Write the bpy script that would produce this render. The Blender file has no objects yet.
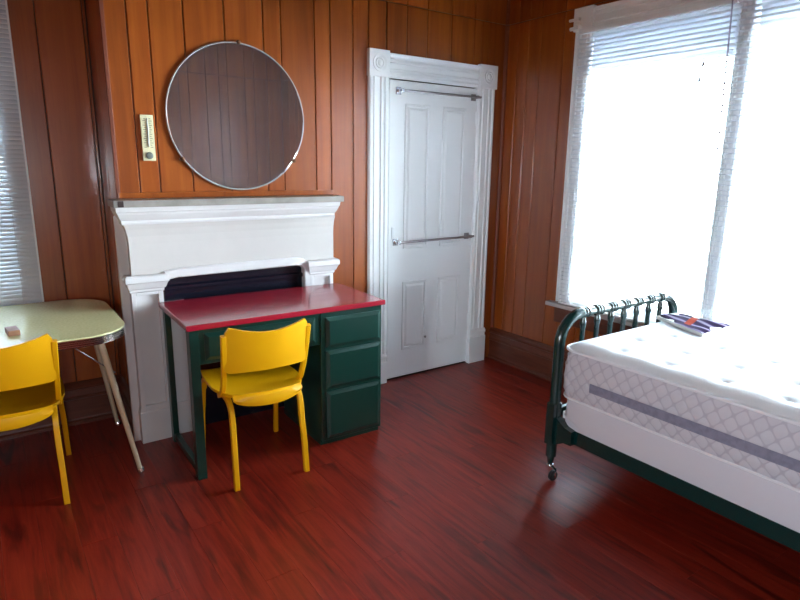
import bpy, bmesh, math, random
from mathutils import Vector, Matrix
random.seed(7)
PI = math.pi
R = math.radians
scene = bpy.context.scene
COL = scene.collection

# ------------------------------------------------------------ camera, sky, exposure
cam_d = bpy.data.cameras.new('camera'); cam = bpy.data.objects.new('camera', cam_d); COL.objects.link(cam)
cam.matrix_world = (Matrix.Translation((0, 0, 1.47)) @ Matrix.Rotation(R(-35.3255), 4, 'Z')
                    @ Matrix.Rotation(R(77.0308), 4, 'X') @ Matrix.Rotation(R(0.84863), 4, 'Z'))
cam_d.sensor_width = 36.0
cam_d.lens = 590.25 / 800 * 36
cam_d.clip_start = 0.02
scene.camera = cam

world = bpy.data.worlds.new('overcast_sky'); scene.world = world; world.use_nodes = True
bg = world.node_tree.nodes['Background']
bg.inputs[0].default_value = (0.78, 0.90, 1.0, 1)
bg.inputs[1].default_value = 23.0
scene.view_settings.view_transform = 'Standard'
scene.view_settings.look = 'None'
scene.view_settings.exposure = 2.0
scene.view_settings.gamma = 1.0
scene.view_settings.use_curve_mapping = False
cy = scene.cycles
cy.use_denoising = True
cy.max_bounces = 12; cy.diffuse_bounces = 7; cy.glossy_bounces = 5; cy.transmission_bounces = 6
cy.transparent_max_bounces = 12
cy.sample_clamp_indirect = 12.0
cy.caustics_reflective = False; cy.caustics_refractive = False

def portal(name, loc, rot, sx, sy):
    l = bpy.data.lights.new(name, 'AREA'); l.shape = 'RECTANGLE'; l.size = sx; l.size_y = sy
    l.cycles.is_portal = True
    o = bpy.data.objects.new(name, l); COL.objects.link(o); o.location = loc; o.rotation_euler = rot
    return o

# ------------------------------------------------------------ dimensions
YW = 3.21     # face of the fireplace / door wall
YA = 3.622     # face of the alcove wall
XR = 3.16     # face of the right wall
XB = 0.562    # left corner of the chimney breast
XL = -1.75; YB = -0.62; ZC = 3.05
SEAM = 2.42
LY0, LY1, LZ0, LZ1 = -0.32, 0.34, 0.90, 1.62   # small unseen window added to the left wall for fill light
FX0, FX1, FZ0, FZ1 = -0.40, 0.02, 1.10, 1.55   # small window added behind the camera to brighten the mantel

portal('daylight_portal', (XR + 0.16, 2.07, 1.30), (0, R(90), 0), 1.5, 1.0)
portal('daylight_portal', (XR + 0.16, 1.03, 1.30), (0, R(90), 0), 1.5, 1.0)

portal('daylight_portal', (XL - 0.14, (LY0 + LY1) / 2, (LZ0 + LZ1) / 2), (0, R(-90), 0), 0.72, 0.66)
portal('daylight_portal', ((FX0 + FX1) / 2, YB - 0.14, (FZ0 + FZ1) / 2), (R(90), 0, 0), 0.42, 0.45)

# ------------------------------------------------------------ materials
def srgb(r, g, b):
    f = lambda c: (c / 255 / 12.92) if c / 255 <= 0.04045 else ((c / 255 + 0.055) / 1.055) ** 2.4
    return (f(r), f(g), f(b), 1)

def new_mat(name):
    m = bpy.data.materials.new(name); m.use_nodes = True
    nt = m.node_tree; p = nt.nodes['Principled BSDF']
    return m, nt, p

def N(nt, t, **kw):
    n = nt.nodes.new(t)
    for k, v in kw.items(): setattr(n, k, v)
    return n

def simple(name, col, rough=0.5, metal=0.0, coat=0.0, spec=0.5, bump=0.0, bscale=200, var=0.0, vscale=8, col2=None, sheen=0.0):
    m, nt, p = new_mat(name)
    p.inputs['Base Color'].default_value = col
    p.inputs['Roughness'].default_value = rough
    p.inputs['Metallic'].default_value = metal
    p.inputs['Coat Weight'].default_value = coat
    p.inputs['Coat Roughness'].default_value = 0.1
    p.inputs['Specular IOR Level'].default_value = spec
    tc = N(nt, 'ShaderNodeTexCoord')
    if bump:
        nz = N(nt, 'ShaderNodeTexNoise'); nz.inputs['Scale'].default_value = bscale; nz.inputs['Detail'].default_value = 3
        b = N(nt, 'ShaderNodeBump'); b.inputs['Strength'].default_value = bump; b.inputs['Distance'].default_value = 0.002
        nt.links.new(tc.outputs['Object'], nz.inputs['Vector']); nt.links.new(nz.outputs[0], b.inputs['Height'])
        nt.links.new(b.outputs[0], p.inputs['Normal'])
    if var:
        nz = N(nt, 'ShaderNodeTexNoise'); nz.inputs['Scale'].default_value = vscale; nz.inputs['Detail'].default_value = 5
        cr = N(nt, 'ShaderNodeValToRGB')
        cr.color_ramp.elements[0].position = 0.35; cr.color_ramp.elements[1].position = 0.65
        c2 = col2 or tuple([c * (1 - var) for c in col[:3]] + [1])
        cr.color_ramp.elements[0].color = c2; cr.color_ramp.elements[1].color = col
        nt.links.new(tc.outputs['Object'], nz.inputs['Vector']); nt.links.new(nz.outputs[0], cr.inputs[0])
        nt.links.new(cr.outputs[0], p.inputs['Base Color'])
    return m

def wood(name, stops, scale, rough, coat=0.3, coatr=0.12, bump=0.05, rnd=0.35, streak=None, streak_amt=0.0, dark=(0.02, 0.005, 0.003, 1)):
    """grain stretched along one axis by `scale`; every board shifts by Object Info random"""
    m, nt, p = new_mat(name)
    tc = N(nt, 'ShaderNodeTexCoord'); oi = N(nt, 'ShaderNodeObjectInfo')
    mul = N(nt, 'ShaderNodeMath', operation='MULTIPLY'); mul.inputs[1].default_value = 37.0
    nt.links.new(oi.outputs['Random'], mul.inputs[0])
    add = N(nt, 'ShaderNodeVectorMath', operation='ADD')
    nt.links.new(tc.outputs['Object'], add.inputs[0]); nt.links.new(mul.outputs[0], add.inputs[1])
    mp = N(nt, 'ShaderNodeMapping'); mp.inputs['Scale'].default_value = scale
    nt.links.new(add.outputs[0], mp.inputs['Vector'])
    n1 = N(nt, 'ShaderNodeTexNoise'); n1.inputs['Scale'].default_value = 1.0; n1.inputs['Detail'].default_value = 8; n1.inputs['Roughness'].default_value = 0.62; n1.inputs['Distortion'].default_value = 0.6
    nt.links.new(mp.outputs[0], n1.inputs['Vector'])
    cr = N(nt, 'ShaderNodeValToRGB')
    els = cr.color_ramp.elements
    els[0].position = stops[0][0]; els[0].color = stops[0][1]
    els[1].position = stops[-1][0]; els[1].color = stops[-1][1]
    for pos, c in stops[1:-1]:
        e = els.new(pos); e.color = c
    nt.links.new(n1.outputs[0], cr.inputs[0])
    out = cr.outputs[0]
    hsv = N(nt, 'ShaderNodeHueSaturation')
    mr = N(nt, 'ShaderNodeMapRange'); mr.inputs['To Min'].default_value = 1 - rnd; mr.inputs['To Max'].default_value = 1 + rnd * 0.6
    nt.links.new(oi.outputs['Random'], mr.inputs['Value']); nt.links.new(mr.outputs[0], hsv.inputs['Value'])
    nt.links.new(out, hsv.inputs['Color']); out = hsv.outputs[0]
    if streak:
        mp2 = N(nt, 'ShaderNodeMapping'); mp2.inputs['Scale'].default_value = streak
        nt.links.new(add.outputs[0], mp2.inputs['Vector'])
        n2 = N(nt, 'ShaderNodeTexNoise'); n2.inputs['Scale'].default_value = 1.0; n2.inputs['Detail'].default_value = 5; n2.inputs['Distortion'].default_value = 1.4
        nt.links.new(mp2.outputs[0], n2.inputs['Vector'])
        c2 = N(nt, 'ShaderNodeValToRGB'); c2.color_ramp.elements[0].position = 0.56; c2.color_ramp.elements[1].position = 0.72
        c2.color_ramp.elements[0].color = (0, 0, 0, 1); c2.color_ramp.elements[1].color = (streak_amt,) * 3 + (1,)
        nt.links.new(n2.outputs[0], c2.inputs[0])
        mx = N(nt, 'ShaderNodeMix', data_type='RGBA'); mx.inputs[7].default_value = dark
        nt.links.new(c2.outputs[0], mx.inputs[0]); nt.links.new(out, mx.inputs[6]); out = mx.outputs[2]
    nt.links.new(out, p.inputs['Base Color'])
    p.inputs['Roughness'].default_value = rough
    p.inputs['Coat Weight'].default_value = coat; p.inputs['Coat Roughness'].default_value = coatr
    b = N(nt, 'ShaderNodeBump'); b.inputs['Strength'].default_value = bump; b.inputs['Distance'].default_value = 0.002
    nt.links.new(n1.outputs[0], b.inputs['Height']); nt.links.new(b.outputs[0], p.inputs['Normal'])
    return m

M = {}
M['panel'] = wood('wood_panelling', [(0.2, srgb(122, 52, 12)), (0.5, srgb(148, 72, 18)), (0.8, srgb(168, 90, 28))],
                  (18, 18, 0.9), 0.32, coat=0.6, coatr=0.17, bump=0.05, rnd=0.18)
M['moulding'] = wood('stained_moulding', [(0.3, srgb(104, 44, 20)), (0.7, srgb(128, 60, 28))], (12, 12, 1.0), 0.5, coat=0.0, rnd=0.05)
M['panel_dark'] = simple('groove_backing', srgb(40, 14, 6), 0.6)
M['basewood'] = wood('brown_baseboard', [(0.3, srgb(78, 38, 24)), (0.7, srgb(112, 60, 42))], (3, 3, 30), 0.4, coat=0.25, rnd=0.08)
M['floor'] = wood('cherry_laminate', [(0.28, srgb(92, 20, 14)), (0.5, srgb(132, 35, 21)), (0.75, srgb(156, 52, 32))],
                  (38, 2.6, 10), 0.37, coat=0.0, bump=0.03, rnd=0.06, streak=(14, 1.6, 5), streak_amt=0.75, dark=srgb(46, 8, 8))
M['white'] = simple('white_gloss_paint', srgb(240, 242, 243), 0.32, bump=0.08, bscale=60, coat=0.1)
M['mantelwhite'] = simple('old_white_paint', srgb(212, 210, 210), 0.42, bump=0.15, bscale=50, var=0.06, vscale=5)
M['frieze'] = simple('warm_grey_paint', srgb(194, 189, 185), 0.45, bump=0.1, bscale=60, var=0.04)
M['shelf'] = simple('worn_grey_slab', srgb(150, 144, 137), 0.35, var=0.25, vscale=14, bump=0.1, bscale=80)
M['black'] = simple('black_enamel', srgb(16, 18, 30), 0.25, coat=0.3)
M['ceiling'] = simple('ceiling_plaster', srgb(120, 112, 104), 0.9, bump=0.2, bscale=40)
M['red'] = simple('glossy_red_paint', srgb(150, 22, 42), 0.24, coat=0.5, bump=0.04, bscale=30)
M['green'] = simple('dark_green_paint', srgb(8, 50, 42), 0.3, coat=0.3, bump=0.05, bscale=40)
M['bedgreen'] = simple('bed_green_enamel', srgb(8, 46, 44), 0.22, coat=0.5, bump=0.06, bscale=60)
M['yellow'] = simple('yellow_enamel', srgb(226, 164, 2), 0.42, coat=0.0, spec=0.4)
M['chrome'] = simple('chrome', (0.62, 0.62, 0.64, 1), 0.16, metal=1.0)
M['steel'] = simple('dull_steel', (0.32, 0.3, 0.31, 1), 0.3, metal=1.0)
M['band'] = simple('ribbed_chrome_band', (0.58, 0.54, 0.52, 1), 0.14, metal=1.0)
M['laminate'] = simple('pale_green_laminate', srgb(216, 212, 164), 0.25, coat=0.15, var=0.12, vscale=90, col2=srgb(202, 200, 150))
M['cream'] = simple('cream_metal', srgb(206, 190, 160), 0.35, coat=0.2)
M['rubber'] = simple('black_rubber', srgb(22, 20, 22), 0.5)
M['woodblock'] = simple('brown_wood_block', srgb(150, 106, 78), 0.5, var=0.2, vscale=30)
M['board'] = simple('ivory_board', srgb(216, 208, 168), 0.5)
M['ink'] = simple('grey_print', srgb(96, 92, 78), 0.6)
M['dial'] = simple('grey_dial', srgb(108, 112, 104), 0.4)
M['boxspring'] = simple('box_spring_cloth', srgb(208, 204, 212), 0.7, bump=1.0, bscale=9)
M['labelband'] = simple('grey_woven_band', srgb(138, 136, 156), 0.7, bump=0.3, bscale=150, var=0.2, vscale=40)
M['piping'] = simple('white_piping', srgb(232, 230, 234), 0.6)
M['paper'] = simple('white_paper_pad', srgb(225, 224, 220), 0.6)
M['plastic'] = simple('white_plastic', srgb(232, 234, 236), 0.35)
M['shade_outside'] = simple('outside_ground', srgb(150, 150, 140), 0.9)

def glass_mat():
    m = bpy.data.materials.new('window_glass'); m.use_nodes = True; nt = m.node_tree; nt.nodes.clear()
    o = N(nt, 'ShaderNodeOutputMaterial'); t = N(nt, 'ShaderNodeBsdfTransparent'); g = N(nt, 'ShaderNodeBsdfGlossy'); g.inputs['Roughness'].default_value = 0.02
    f = N(nt, 'ShaderNodeFresnel'); f.inputs[0].default_value = 1.45; mx = N(nt, 'ShaderNodeMixShader')
    t.inputs[0].default_value = (0.96, 0.98, 0.98, 1)
    nt.links.new(f.outputs[0], mx.inputs[0]); nt.links.new(t.outputs[0], mx.inputs[1]); nt.links.new(g.outputs[0], mx.inputs[2]); nt.links.new(mx.outputs[0], o.inputs[0])
    return m
M['glass'] = glass_mat()

def translucent(name, col, amt):
    m = bpy.data.materials.new(name); m.use_nodes = True; nt = m.node_tree; nt.nodes.clear()
    o = N(nt, 'ShaderNodeOutputMaterial'); d = N(nt, 'ShaderNodeBsdfDiffuse'); t = N(nt, 'ShaderNodeBsdfTranslucent')
    g = N(nt, 'ShaderNodeBsdfGlossy'); g.inputs['Roughness'].default_value = 0.35
    d.inputs[0].default_value = col; t.inputs[0].default_value = col
    mx = N(nt, 'ShaderNodeMixShader'); mx.inputs[0].default_value = amt
    m2 = N(nt, 'ShaderNodeMixShader'); m2.inputs[0].default_value = 0.04
    nt.links.new(d.outputs[0], mx.inputs[1]); nt.links.new(t.outputs[0], mx.inputs[2])
    nt.links.new(mx.outputs[0], m2.inputs[1]); nt.links.new(g.outputs[0], m2.inputs[2]); nt.links.new(m2.outputs[0], o.inputs[0])
    return m
M['slat'] = translucent('white_blind_slat', srgb(232, 236, 240), 0.28)
M['slat_thin'] = translucent('grey_white_blind_slat', srgb(214, 220, 226), 0.03)
M['roller'] = translucent('white_roller_cloth', srgb(226, 230, 238), 0.16)

def mirror_mat():
    m, nt, p = new_mat('dusty_mirror')
    p.inputs['Metallic'].default_value = 1.0
    p.inputs['Base Color'].default_value = (0.80, 0.79, 0.79, 1); p.inputs['Roughness'].default_value = 0.025
    d = N(nt, 'ShaderNodeBsdfDiffuse'); d.inputs[0].default_value = srgb(150, 140, 140)
    mx = N(nt, 'ShaderNodeMixShader')
    tc = N(nt, 'ShaderNodeTexCoord'); nz = N(nt, 'ShaderNodeTexNoise'); nz.inputs['Scale'].default_value = 5; nz.inputs['Detail'].default_value = 5
    mr = N(nt, 'ShaderNodeMapRange'); mr.inputs['To Min'].default_value = 0.08; mr.inputs['To Max'].default_value = 0.26
    nt.links.new(tc.outputs['Object'], nz.inputs['Vector']); nt.links.new(nz.outputs[0], mr.inputs['Value']); nt.links.new(mr.outputs[0], mx.inputs[0])
    nt.links.new(p.outputs[0], mx.inputs[1]); nt.links.new(d.outputs[0], mx.inputs[2])
    nt.links.new(mx.outputs[0], nt.nodes['Material Output'].inputs[0])
    return m
M['mirror'] = mirror_mat()

def mattress_side():
    m, nt, p = new_mat('damask_ticking')
    p.inputs['Roughness'].default_value = 0.75
    tc = N(nt, 'ShaderNodeTexCoord'); sp = N(nt, 'ShaderNodeSeparateXYZ'); nt.links.new(tc.outputs['Object'], sp.inputs[0])
    # ogee lattice: |sin| curves of y and z with faces along x and y both handled through x+y
    s = N(nt, 'ShaderNodeMath', operation='ADD'); nt.links.new(sp.outputs[0], s.inputs[0]); nt.links.new(sp.outputs[1], s.inputs[1])
    def trig(src, k):
        a = N(nt, 'ShaderNodeMath', operation='MULTIPLY'); a.inputs[1].default_value = k; nt.links.new(src, a.inputs[0])
        b = N(nt, 'ShaderNodeMath', operation='SINE'); nt.links.new(a.outputs[0], b.inputs[0]); return b.outputs[0]
    u = trig(s.outputs[0], 2 * PI / 0.062); v = trig(sp.outputs[2], 2 * PI / 0.070)
    add = N(nt, 'ShaderNodeMath', operation='ADD'); nt.links.new(u, add.inputs[0]); nt.links.new(v, add.inputs[1])
    ab = N(nt, 'ShaderNodeMath', operation='ABSOLUTE'); nt.links.new(add.outputs[0], ab.inputs[0])
    cr = N(nt, 'ShaderNodeValToRGB'); cr.color_ramp.elements[0].position = 0.12; cr.color_ramp.elements[1].position = 0.45
    cr.color_ramp.elements[0].color = srgb(186, 181, 192); cr.color_ramp.elements[1].color = srgb(204, 200, 208)
    nt.links.new(ab.outputs[0], cr.inputs[0]); nt.links.new(cr.outputs[0], p.inputs['Base Color'])
    b = N(nt, 'ShaderNodeBump'); b.inputs['Strength'].default_value = 0.5; b.inputs['Distance'].default_value = 0.003
    nt.links.new(ab.outputs[0], b.inputs['Height']); nt.links.new(b.outputs[0], p.inputs['Normal'])
    return m
M['ticking'] = mattress_side()
M['pillowtop'] = simple('white_quilted_top', srgb(232, 230, 232), 0.7, bump=0.25, bscale=45)

def packet_mat():
    m, nt, p = new_mat('purple_orange_print')
    p.inputs['Roughness'].default_value = 0.85; p.inputs['Specular IOR Level'].default_value = 0.03
    tc = N(nt, 'ShaderNodeTexCoord'); mp = N(nt, 'ShaderNodeMapping'); mp.inputs['Rotation'].default_value = (0, 0, 0.5); mp.inputs['Scale'].default_value = (9, 5, 1)
    nt.links.new(tc.outputs['Object'], mp.inputs[0])
    w = N(nt, 'ShaderNodeTexWave'); w.inputs['Scale'].default_value = 0.55; w.inputs['Distortion'].default_value = 3; w.inputs['Detail'].default_value = 2
    nt.links.new(mp.outputs[0], w.inputs['Vector'])
    cr = N(nt, 'ShaderNodeValToRGB'); e = cr.color_ramp.elements
    e[0].position = 0.0; e[0].color = srgb(30, 12, 46); e[1].position = 0.72; e[1].color = srgb(58, 32, 80)
    x = e.new(0.97); x.color = srgb(150, 136, 164)
    nt.links.new(w.outputs[0], cr.inputs[0]); nt.links.new(cr.outputs[0], p.inputs['Base Color'])
    return m
M['packet'] = packet_mat()
M['orange'] = simple('orange_print', srgb(150, 44, 18), 0.85, spec=0.03)

# ------------------------------------------------------------ mesh builder
class MB:
    def __init__(s): s.v = []; s.f = []; s.sm = []
    def add(s, vs, fs, smooth=False):
        o = len(s.v); s.v += [tuple(v) for v in vs]; s.f += [tuple(o + i for i in f) for f in fs]; s.sm += [smooth] * len(fs); return s
    def box(s, x0, y0, z0, x1, y1, z1, bv=0.0):
        if bv:
            bm = bmesh.new(); bmesh.ops.create_cube(bm, size=1)
            for v in bm.verts: v.co = Vector(((x0 + x1) / 2 + v.co.x * (x1 - x0), (y0 + y1) / 2 + v.co.y * (y1 - y0), (z0 + z1) / 2 + v.co.z * (z1 - z0)))
            bmesh.ops.bevel(bm, geom=bm.edges[:], offset=bv, segments=1 if bv < 0.003 else 2, affect='EDGES', profile=0.7)
            return s.bm(bm)
        return s.add([(x0, y0, z0), (x1, y0, z0), (x1, y1, z0), (x0, y1, z0), (x0, y0, z1), (x1, y0, z1), (x1, y1, z1), (x0, y1, z1)],
                     [(0, 3, 2, 1), (4, 5, 6, 7), (0, 1, 5, 4), (1, 2, 6, 5), (2, 3, 7, 6), (3, 0, 4, 7)])
    def bm(s, bm, smooth=False):
        bm.verts.index_update(); s.add([v.co[:] for v in bm.verts], [tuple(v.index for v in f.verts) for f in bm.faces], smooth); bm.free(); return s
    def rings(s, rings, closed_ends=True, smooth=True, loop=False):
        n = len(rings[0]); vs = [p for r in rings for p in r]; fs = []
        m = len(rings)
        for i in range(m if loop else m - 1):
            a, b = i * n, ((i + 1) % m) * n
            for j in range(n): fs.append((a + j, a + (j + 1) % n, b + (j + 1) % n, b + j))
        s.add(vs, fs, smooth)
        if closed_ends and not loop:
            o = len(s.v) - len(vs); s.f.append(tuple(o + j for j in reversed(range(n)))); s.f.append(tuple(o + (m - 1) * n + j for j in range(n))); s.sm += [False, False]
        return s
    def tube(s, pts, r, n=10, loop=False, cap=True):
        pts = [Vector(p) for p in pts]; rr = r if isinstance(r, (list, tuple)) else [r] * len(pts)
        rings = []; m = len(pts); up = None
        for i, p in enumerate(pts):
            a = pts[(i - 1) % m] if (loop or i > 0) else p; b = pts[(i + 1) % m] if (loop or i < m - 1) else p
            t = (b - a).normalized()
            if up is None: up = t.orthogonal().normalized()
            up = (up - t * up.dot(t)); up = up.normalized() if up.length > 1e-6 else t.orthogonal().normalized()
            w = t.cross(up)
            rings.append([p + (up * math.cos(2 * PI * k / n) + w * math.sin(2 * PI * k / n)) * rr[i] for k in range(n)])
        return s.rings(rings, cap, True, loop)
    def bar(s, pts, w, h, wdir, bv=0.003):
        """rectangular section swept along pts; w along wdir"""
        pts = [Vector(p) for p in pts]; wd = Vector(wdir).normalized(); rings = []; m = len(pts)
        for i, p in enumerate(pts):
            a = pts[max(i - 1, 0)]; b = pts[min(i + 1, m - 1)]; t = (b - a).normalized(); hd = t.cross(wd).normalized()
            c = bv; W = w / 2; H_ = h / 2
            sec = [(-W + c, -H_), (W - c, -H_), (W, -H_ + c), (W, H_ - c), (W - c, H_), (-W + c, H_), (-W, H_ - c), (-W, -H_ + c)]
            rings.append([p + wd * x + hd * y for x, y in sec])
        return s.rings(rings, True, True)
    def lathe(s, prof, c, axis='Z', n=16, smooth=True):
        c = Vector(c); rings = []
        for r, h in prof:
            ring = []
            for k in range(n):
                a = 2 * PI * k / n; x, y = r * math.cos(a), r * math.sin(a)
                ring.append(c + (Vector((x, y, h)) if axis == 'Z' else Vector((x, h, y)) if axis == 'Y' else Vector((h, x, y))))
            rings.append(ring)
        return s.rings(rings, True, smooth)
    def stack(s, lv, yb):
        """moulding with returns: levels (z, x0, x1, yfront) lofted, back plane at yb"""
        rings = [[(x0, y, z), (x1, y, z), (x1, yb, z), (x0, yb, z)] for z, x0, x1, y in lv]
        return s.rings(rings, True, False)
    def prism(s, poly, fn, a, b):
        """poly (u,v) list, fn(u,v,t) -> xyz, from t=a to b"""
        return s.rings([[fn(u, v, a) for u, v in poly], [fn(u, v, b) for u, v in poly]], True, False)
    def grid(s, fn, nu, nv, smooth=True):
        vs = [fn(i / nu, j / nv) for i in range(nu + 1) for j in range(nv + 1)]
        fs = [(i * (nv + 1) + j, (i + 1) * (nv + 1) + j, (i + 1) * (nv + 1) + j + 1, i * (nv + 1) + j + 1) for i in range(nu) for j in range(nv)]
        return s.add(vs, fs, smooth)
    def build(s, name, m, parent=None, origin=None, world=True, sharp=35):
        """world=True: verts are in world coordinates; they are made local to the parent chain (or to the origin)"""
        if parent is not None: org = parent.matrix_world.translation.copy() if world else Vector((0, 0, 0))
        else:
            if origin is None:
                xs = [v[0] for v in s.v]; ys = [v[1] for v in s.v]; zs = [v[2] for v in s.v]
                origin = ((min(xs) + max(xs)) / 2, (min(ys) + max(ys)) / 2, min(zs))
            org = Vector(origin)
        me = bpy.data.meshes.new(name); me.from_pydata([tuple(Vector(v) - org) for v in s.v], [], s.f)
        bm = bmesh.new(); bm.from_mesh(me); bmesh.ops.recalc_face_normals(bm, faces=bm.faces[:]); bm.to_mesh(me); bm.free()
        me.polygons.foreach_set('use_smooth', s.sm[:len(me.polygons)] + [False] * (len(me.polygons) - len(s.sm)))
        if any(s.sm): me.set_sharp_from_angle(angle=R(sharp))
        me.materials.append(m if not isinstance(m, str) else M[m]); me.update()
        o = bpy.data.objects.new(name, me); COL.objects.link(o)
        if parent is not None:
            o.parent = parent; o.matrix_world = Matrix.Translation(org) if world else parent.matrix_world
            if world:
                o.matrix_basis = Matrix.Identity(4)
            else:
                o.matrix_basis = Matrix.Identity(4)
        else:
            o.location = org
            o.matrix_world = Matrix.Translation(org)
        WORLD[o] = org if parent is None or world else Vector((0, 0, 0))
        return o
WORLD = {}

def tag(o, label=None, cat=None, group=None, kind=None):
    if label: o['label'] = label
    if cat: o['category'] = cat
    if group: o['group'] = group
    if kind: o['kind'] = kind
    return o

def empty(name, loc, rz=0.0, label=None, cat=None, group=None, kind=None):
    o = bpy.data.objects.new(name, None); COL.objects.link(o); o.location = loc; o.rotation_euler = (0, 0, rz); o.empty_display_size = 0.1
    o.matrix_world = Matrix.Translation(loc) @ Matrix.Rotation(rz, 4, 'Z')
    WORLD[o] = Vector(loc)
    return tag(o, label, cat, group, kind)

def piece(mesh_obj_name, me, parent, loc):
    o = bpy.data.objects.new(mesh_obj_name, me); COL.objects.link(o); o.parent = parent; o.location = loc; return o

# ------------------------------------------------------------ floor: laminate planks along Y
fl = tag(MB().box(XL - 0.1, YB - 0.1, -0.08, XR + 0.12, YA + 0.1, -0.008).build('floor', 'panel_dark', origin=(0, 0, -0.08)), kind='structure')
PW, PLN = 0.128, 1.215
me_cache = {}
def floor_plank(x0, x1, y0, y1):
    key = (round(x1 - x0, 4), round(y1 - y0, 4))
    if key not in me_cache:
        b = MB(); w, l = (x1 - x0) / 2 - 0.0003, (y1 - y0) / 2 - 0.0003; c = 0.0006
        lo, hi = -0.008, 0.0
        v = [(-w, -l, lo), (w, -l, lo), (w, l, lo), (-w, l, lo), (-w, -l, hi - c * .6), (w, -l, hi - c * .6), (w, l, hi - c * .6), (-w, l, hi - c * .6),
             (-w + c, -l + c, hi), (w - c, -l + c, hi), (w - c, l - c, hi), (-w + c, l - c, hi)]
        f = [(0, 3, 2, 1), (0, 1, 5, 4), (1, 2, 6, 5), (2, 3, 7, 6), (3, 0, 4, 7), (4, 5, 9, 8), (5, 6, 10, 9), (6, 7, 11, 10), (7, 4, 8, 11), (8, 9, 10, 11)]
        me = bpy.data.meshes.new('plank'); me.from_pydata(v, [], f); me.materials.append(M['floor']); me.update(); me_cache[key] = me
    piece('plank', me_cache[key], fl, ((x0 + x1) / 2, (y0 + y1) / 2, 0.08))
x = XL; k = 0
while x < XR - 0.01:
    x1 = min(x + PW, XR)
    ytop = YA if x1 <= XB + 0.05 else YW
    y = YB - PLN * ((k * 0.37) % 1.0)
    while y < ytop:
        a, b = max(y, YB), min(y + PLN, ytop)
        if b - a > 0.02: floor_plank(x, x1, a, b)
        y += PLN
    x = x1; k += 1

# ------------------------------------------------------------ ceiling
tag(MB().box(XL - 0.12, YB - 0.12, ZC, XR + 0.14, YA + 0.12, ZC + 0.08).build('ceiling', 'ceiling'), kind='structure')

# ------------------------------------------------------------ panelled walls
def plank_piece(parent, face, u0, u1, z0, z1):
    """one grooved board; face = ('y', Y, -1) wall facing -Y etc."""
    if u1 - u0 < 0.012 or z1 - z0 < 0.02: return
    ax, pos, sg = face
    g = 0.0022; c = 0.0035; T = 0.012
    a, b = u0 + g, u1 - g
    dz = 0.0 if z0 < 2.0 else 0.0
    uc, zc = (a + b) / 2, (z0 + z1) / 2
    w, h = (b - a) / 2, (z1 - z0) / 2 - 0.0008
    def P3(u, d, z):  # d = depth behind face, >0 inward
        return (u, -sg * d * 1.0, z) if ax == 'y' else (-sg * d, u, z)
    v = [P3(-w, T, -h), P3(w, T, -h), P3(w, T, h), P3(-w, T, h), P3(-w, c, -h), P3(w, c, -h), P3(w, c, h), P3(-w, c, h),
         P3(-w + c, 0, -h), P3(w - c, 0, -h), P3(w - c, 0, h), P3(-w + c, 0, h)]
    f = [(0, 1, 5, 4), (1, 2, 6, 5), (2, 3, 7, 6), (3, 0, 4, 7), (4, 5, 9, 8), (5, 6, 10, 9), (6, 7, 11, 10), (7, 4, 8, 11), (8, 9, 10, 11), (3, 2, 1, 0)]
    bld = MB(); bld.add(v, f)
    o = bld.build('plank', 'panel', parent, world=False)
    loc = Vector((uc, pos, zc)) if ax == 'y' else Vector((pos, uc, zc))
    o.location = loc - WORLD[parent]
    # old panelling is never dead flat: each sheet leans a hair
    if ax == 'y': o.rotation_euler = (random.uniform(-0.0012, 0.0012), 0, random.uniform(-0.006, 0.006))
    else: o.rotation_euler = (0, random.uniform(-0.0012, 0.0012), random.uniform(-0.006, 0.006))

def boards(parent, face, grooves, cuts=(), z0=0.0, z1=SEAM, ztop=ZC):
    gs = sorted(grooves)
    for a, b in zip(gs[:-1], gs[1:]):
        us = sorted({a, b} | {u for c in cuts for u in (c[0], c[1]) if a < u < b})
        for p, q in zip(us[:-1], us[1:]):
            segs = [(z0, z1)]; m = (p + q) / 2
            for (c0, c1, cz0, cz1) in cuts:
                if c0 <= m <= c1:
                    ns = []
                    for s0, s1 in segs:
                        if cz0 > s0: ns.append((s0, min(cz0, s1)))
                        if cz1 < s1: ns.append((max(cz1, s0), s1))
                    segs = ns
            for s0, s1 in segs: plank_piece(parent, face, p, q, s0, s1)
        if ztop > z1 + 0.02: plank_piece(parent, face, a, b, z1 + 0.004, ztop)

def auto(u0, u1, seed):
    rr = random.Random(seed); u = u0; out = [u0]
    pat = [0.105, 0.195, 0.150, 0.10, 0.205, 0.115, 0.165]; i = rr.randrange(7)
    while u < u1 - 0.26:
        u += pat[i % 7]; i += 1; out.append(u)
    out.append(u1); return out

D = 0.012
wb = tag(MB().box(XB + 0.0125, YW + D, 0, 2.150, YA + D - 0.0005, ZC).box(2.930, YW + D, 0, XR + 0.12, YA + 0.1, ZC)
         .box(2.150, YW + D, 1.99, 2.930, YA + 0.1, ZC).box(2.150, YW + 0.08, 0, 2.93, YA + 0.1, 1.99)
         .build('wall_back', 'panel_dark', origin=(1.9, YW, 0)), kind='structure')
boards(wb, ('y', YW, -1), [XB, 0.669, 0.767, 0.933, 1.139, 1.350, 1.452, 1.656, 1.757, 1.908, 2.017, 2.145, 2.30, 2.46, 2.66, 2.86, 3.0, XR],
       [(2.150, 2.930, -0.01, 1.995)])
boards(wb, ('x', XB, -1), [YW + 0.001, YW + 0.21, YA])
# corner bead of the chimney breast
MB().box(XB - 0.006, YW - 0.006, 1.27, XB + 0.012, YW + 0.012, ZC - 0.002, 0.004).build('corner_bead', 'moulding', wb)
# flat trim along the top of the mantel
MB().box(XB + 0.002, YW - 0.012, 1.285, 1.757, YW + 0.002, 1.312, 0.003).build('trim_strip', 'panel', wb)

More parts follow.
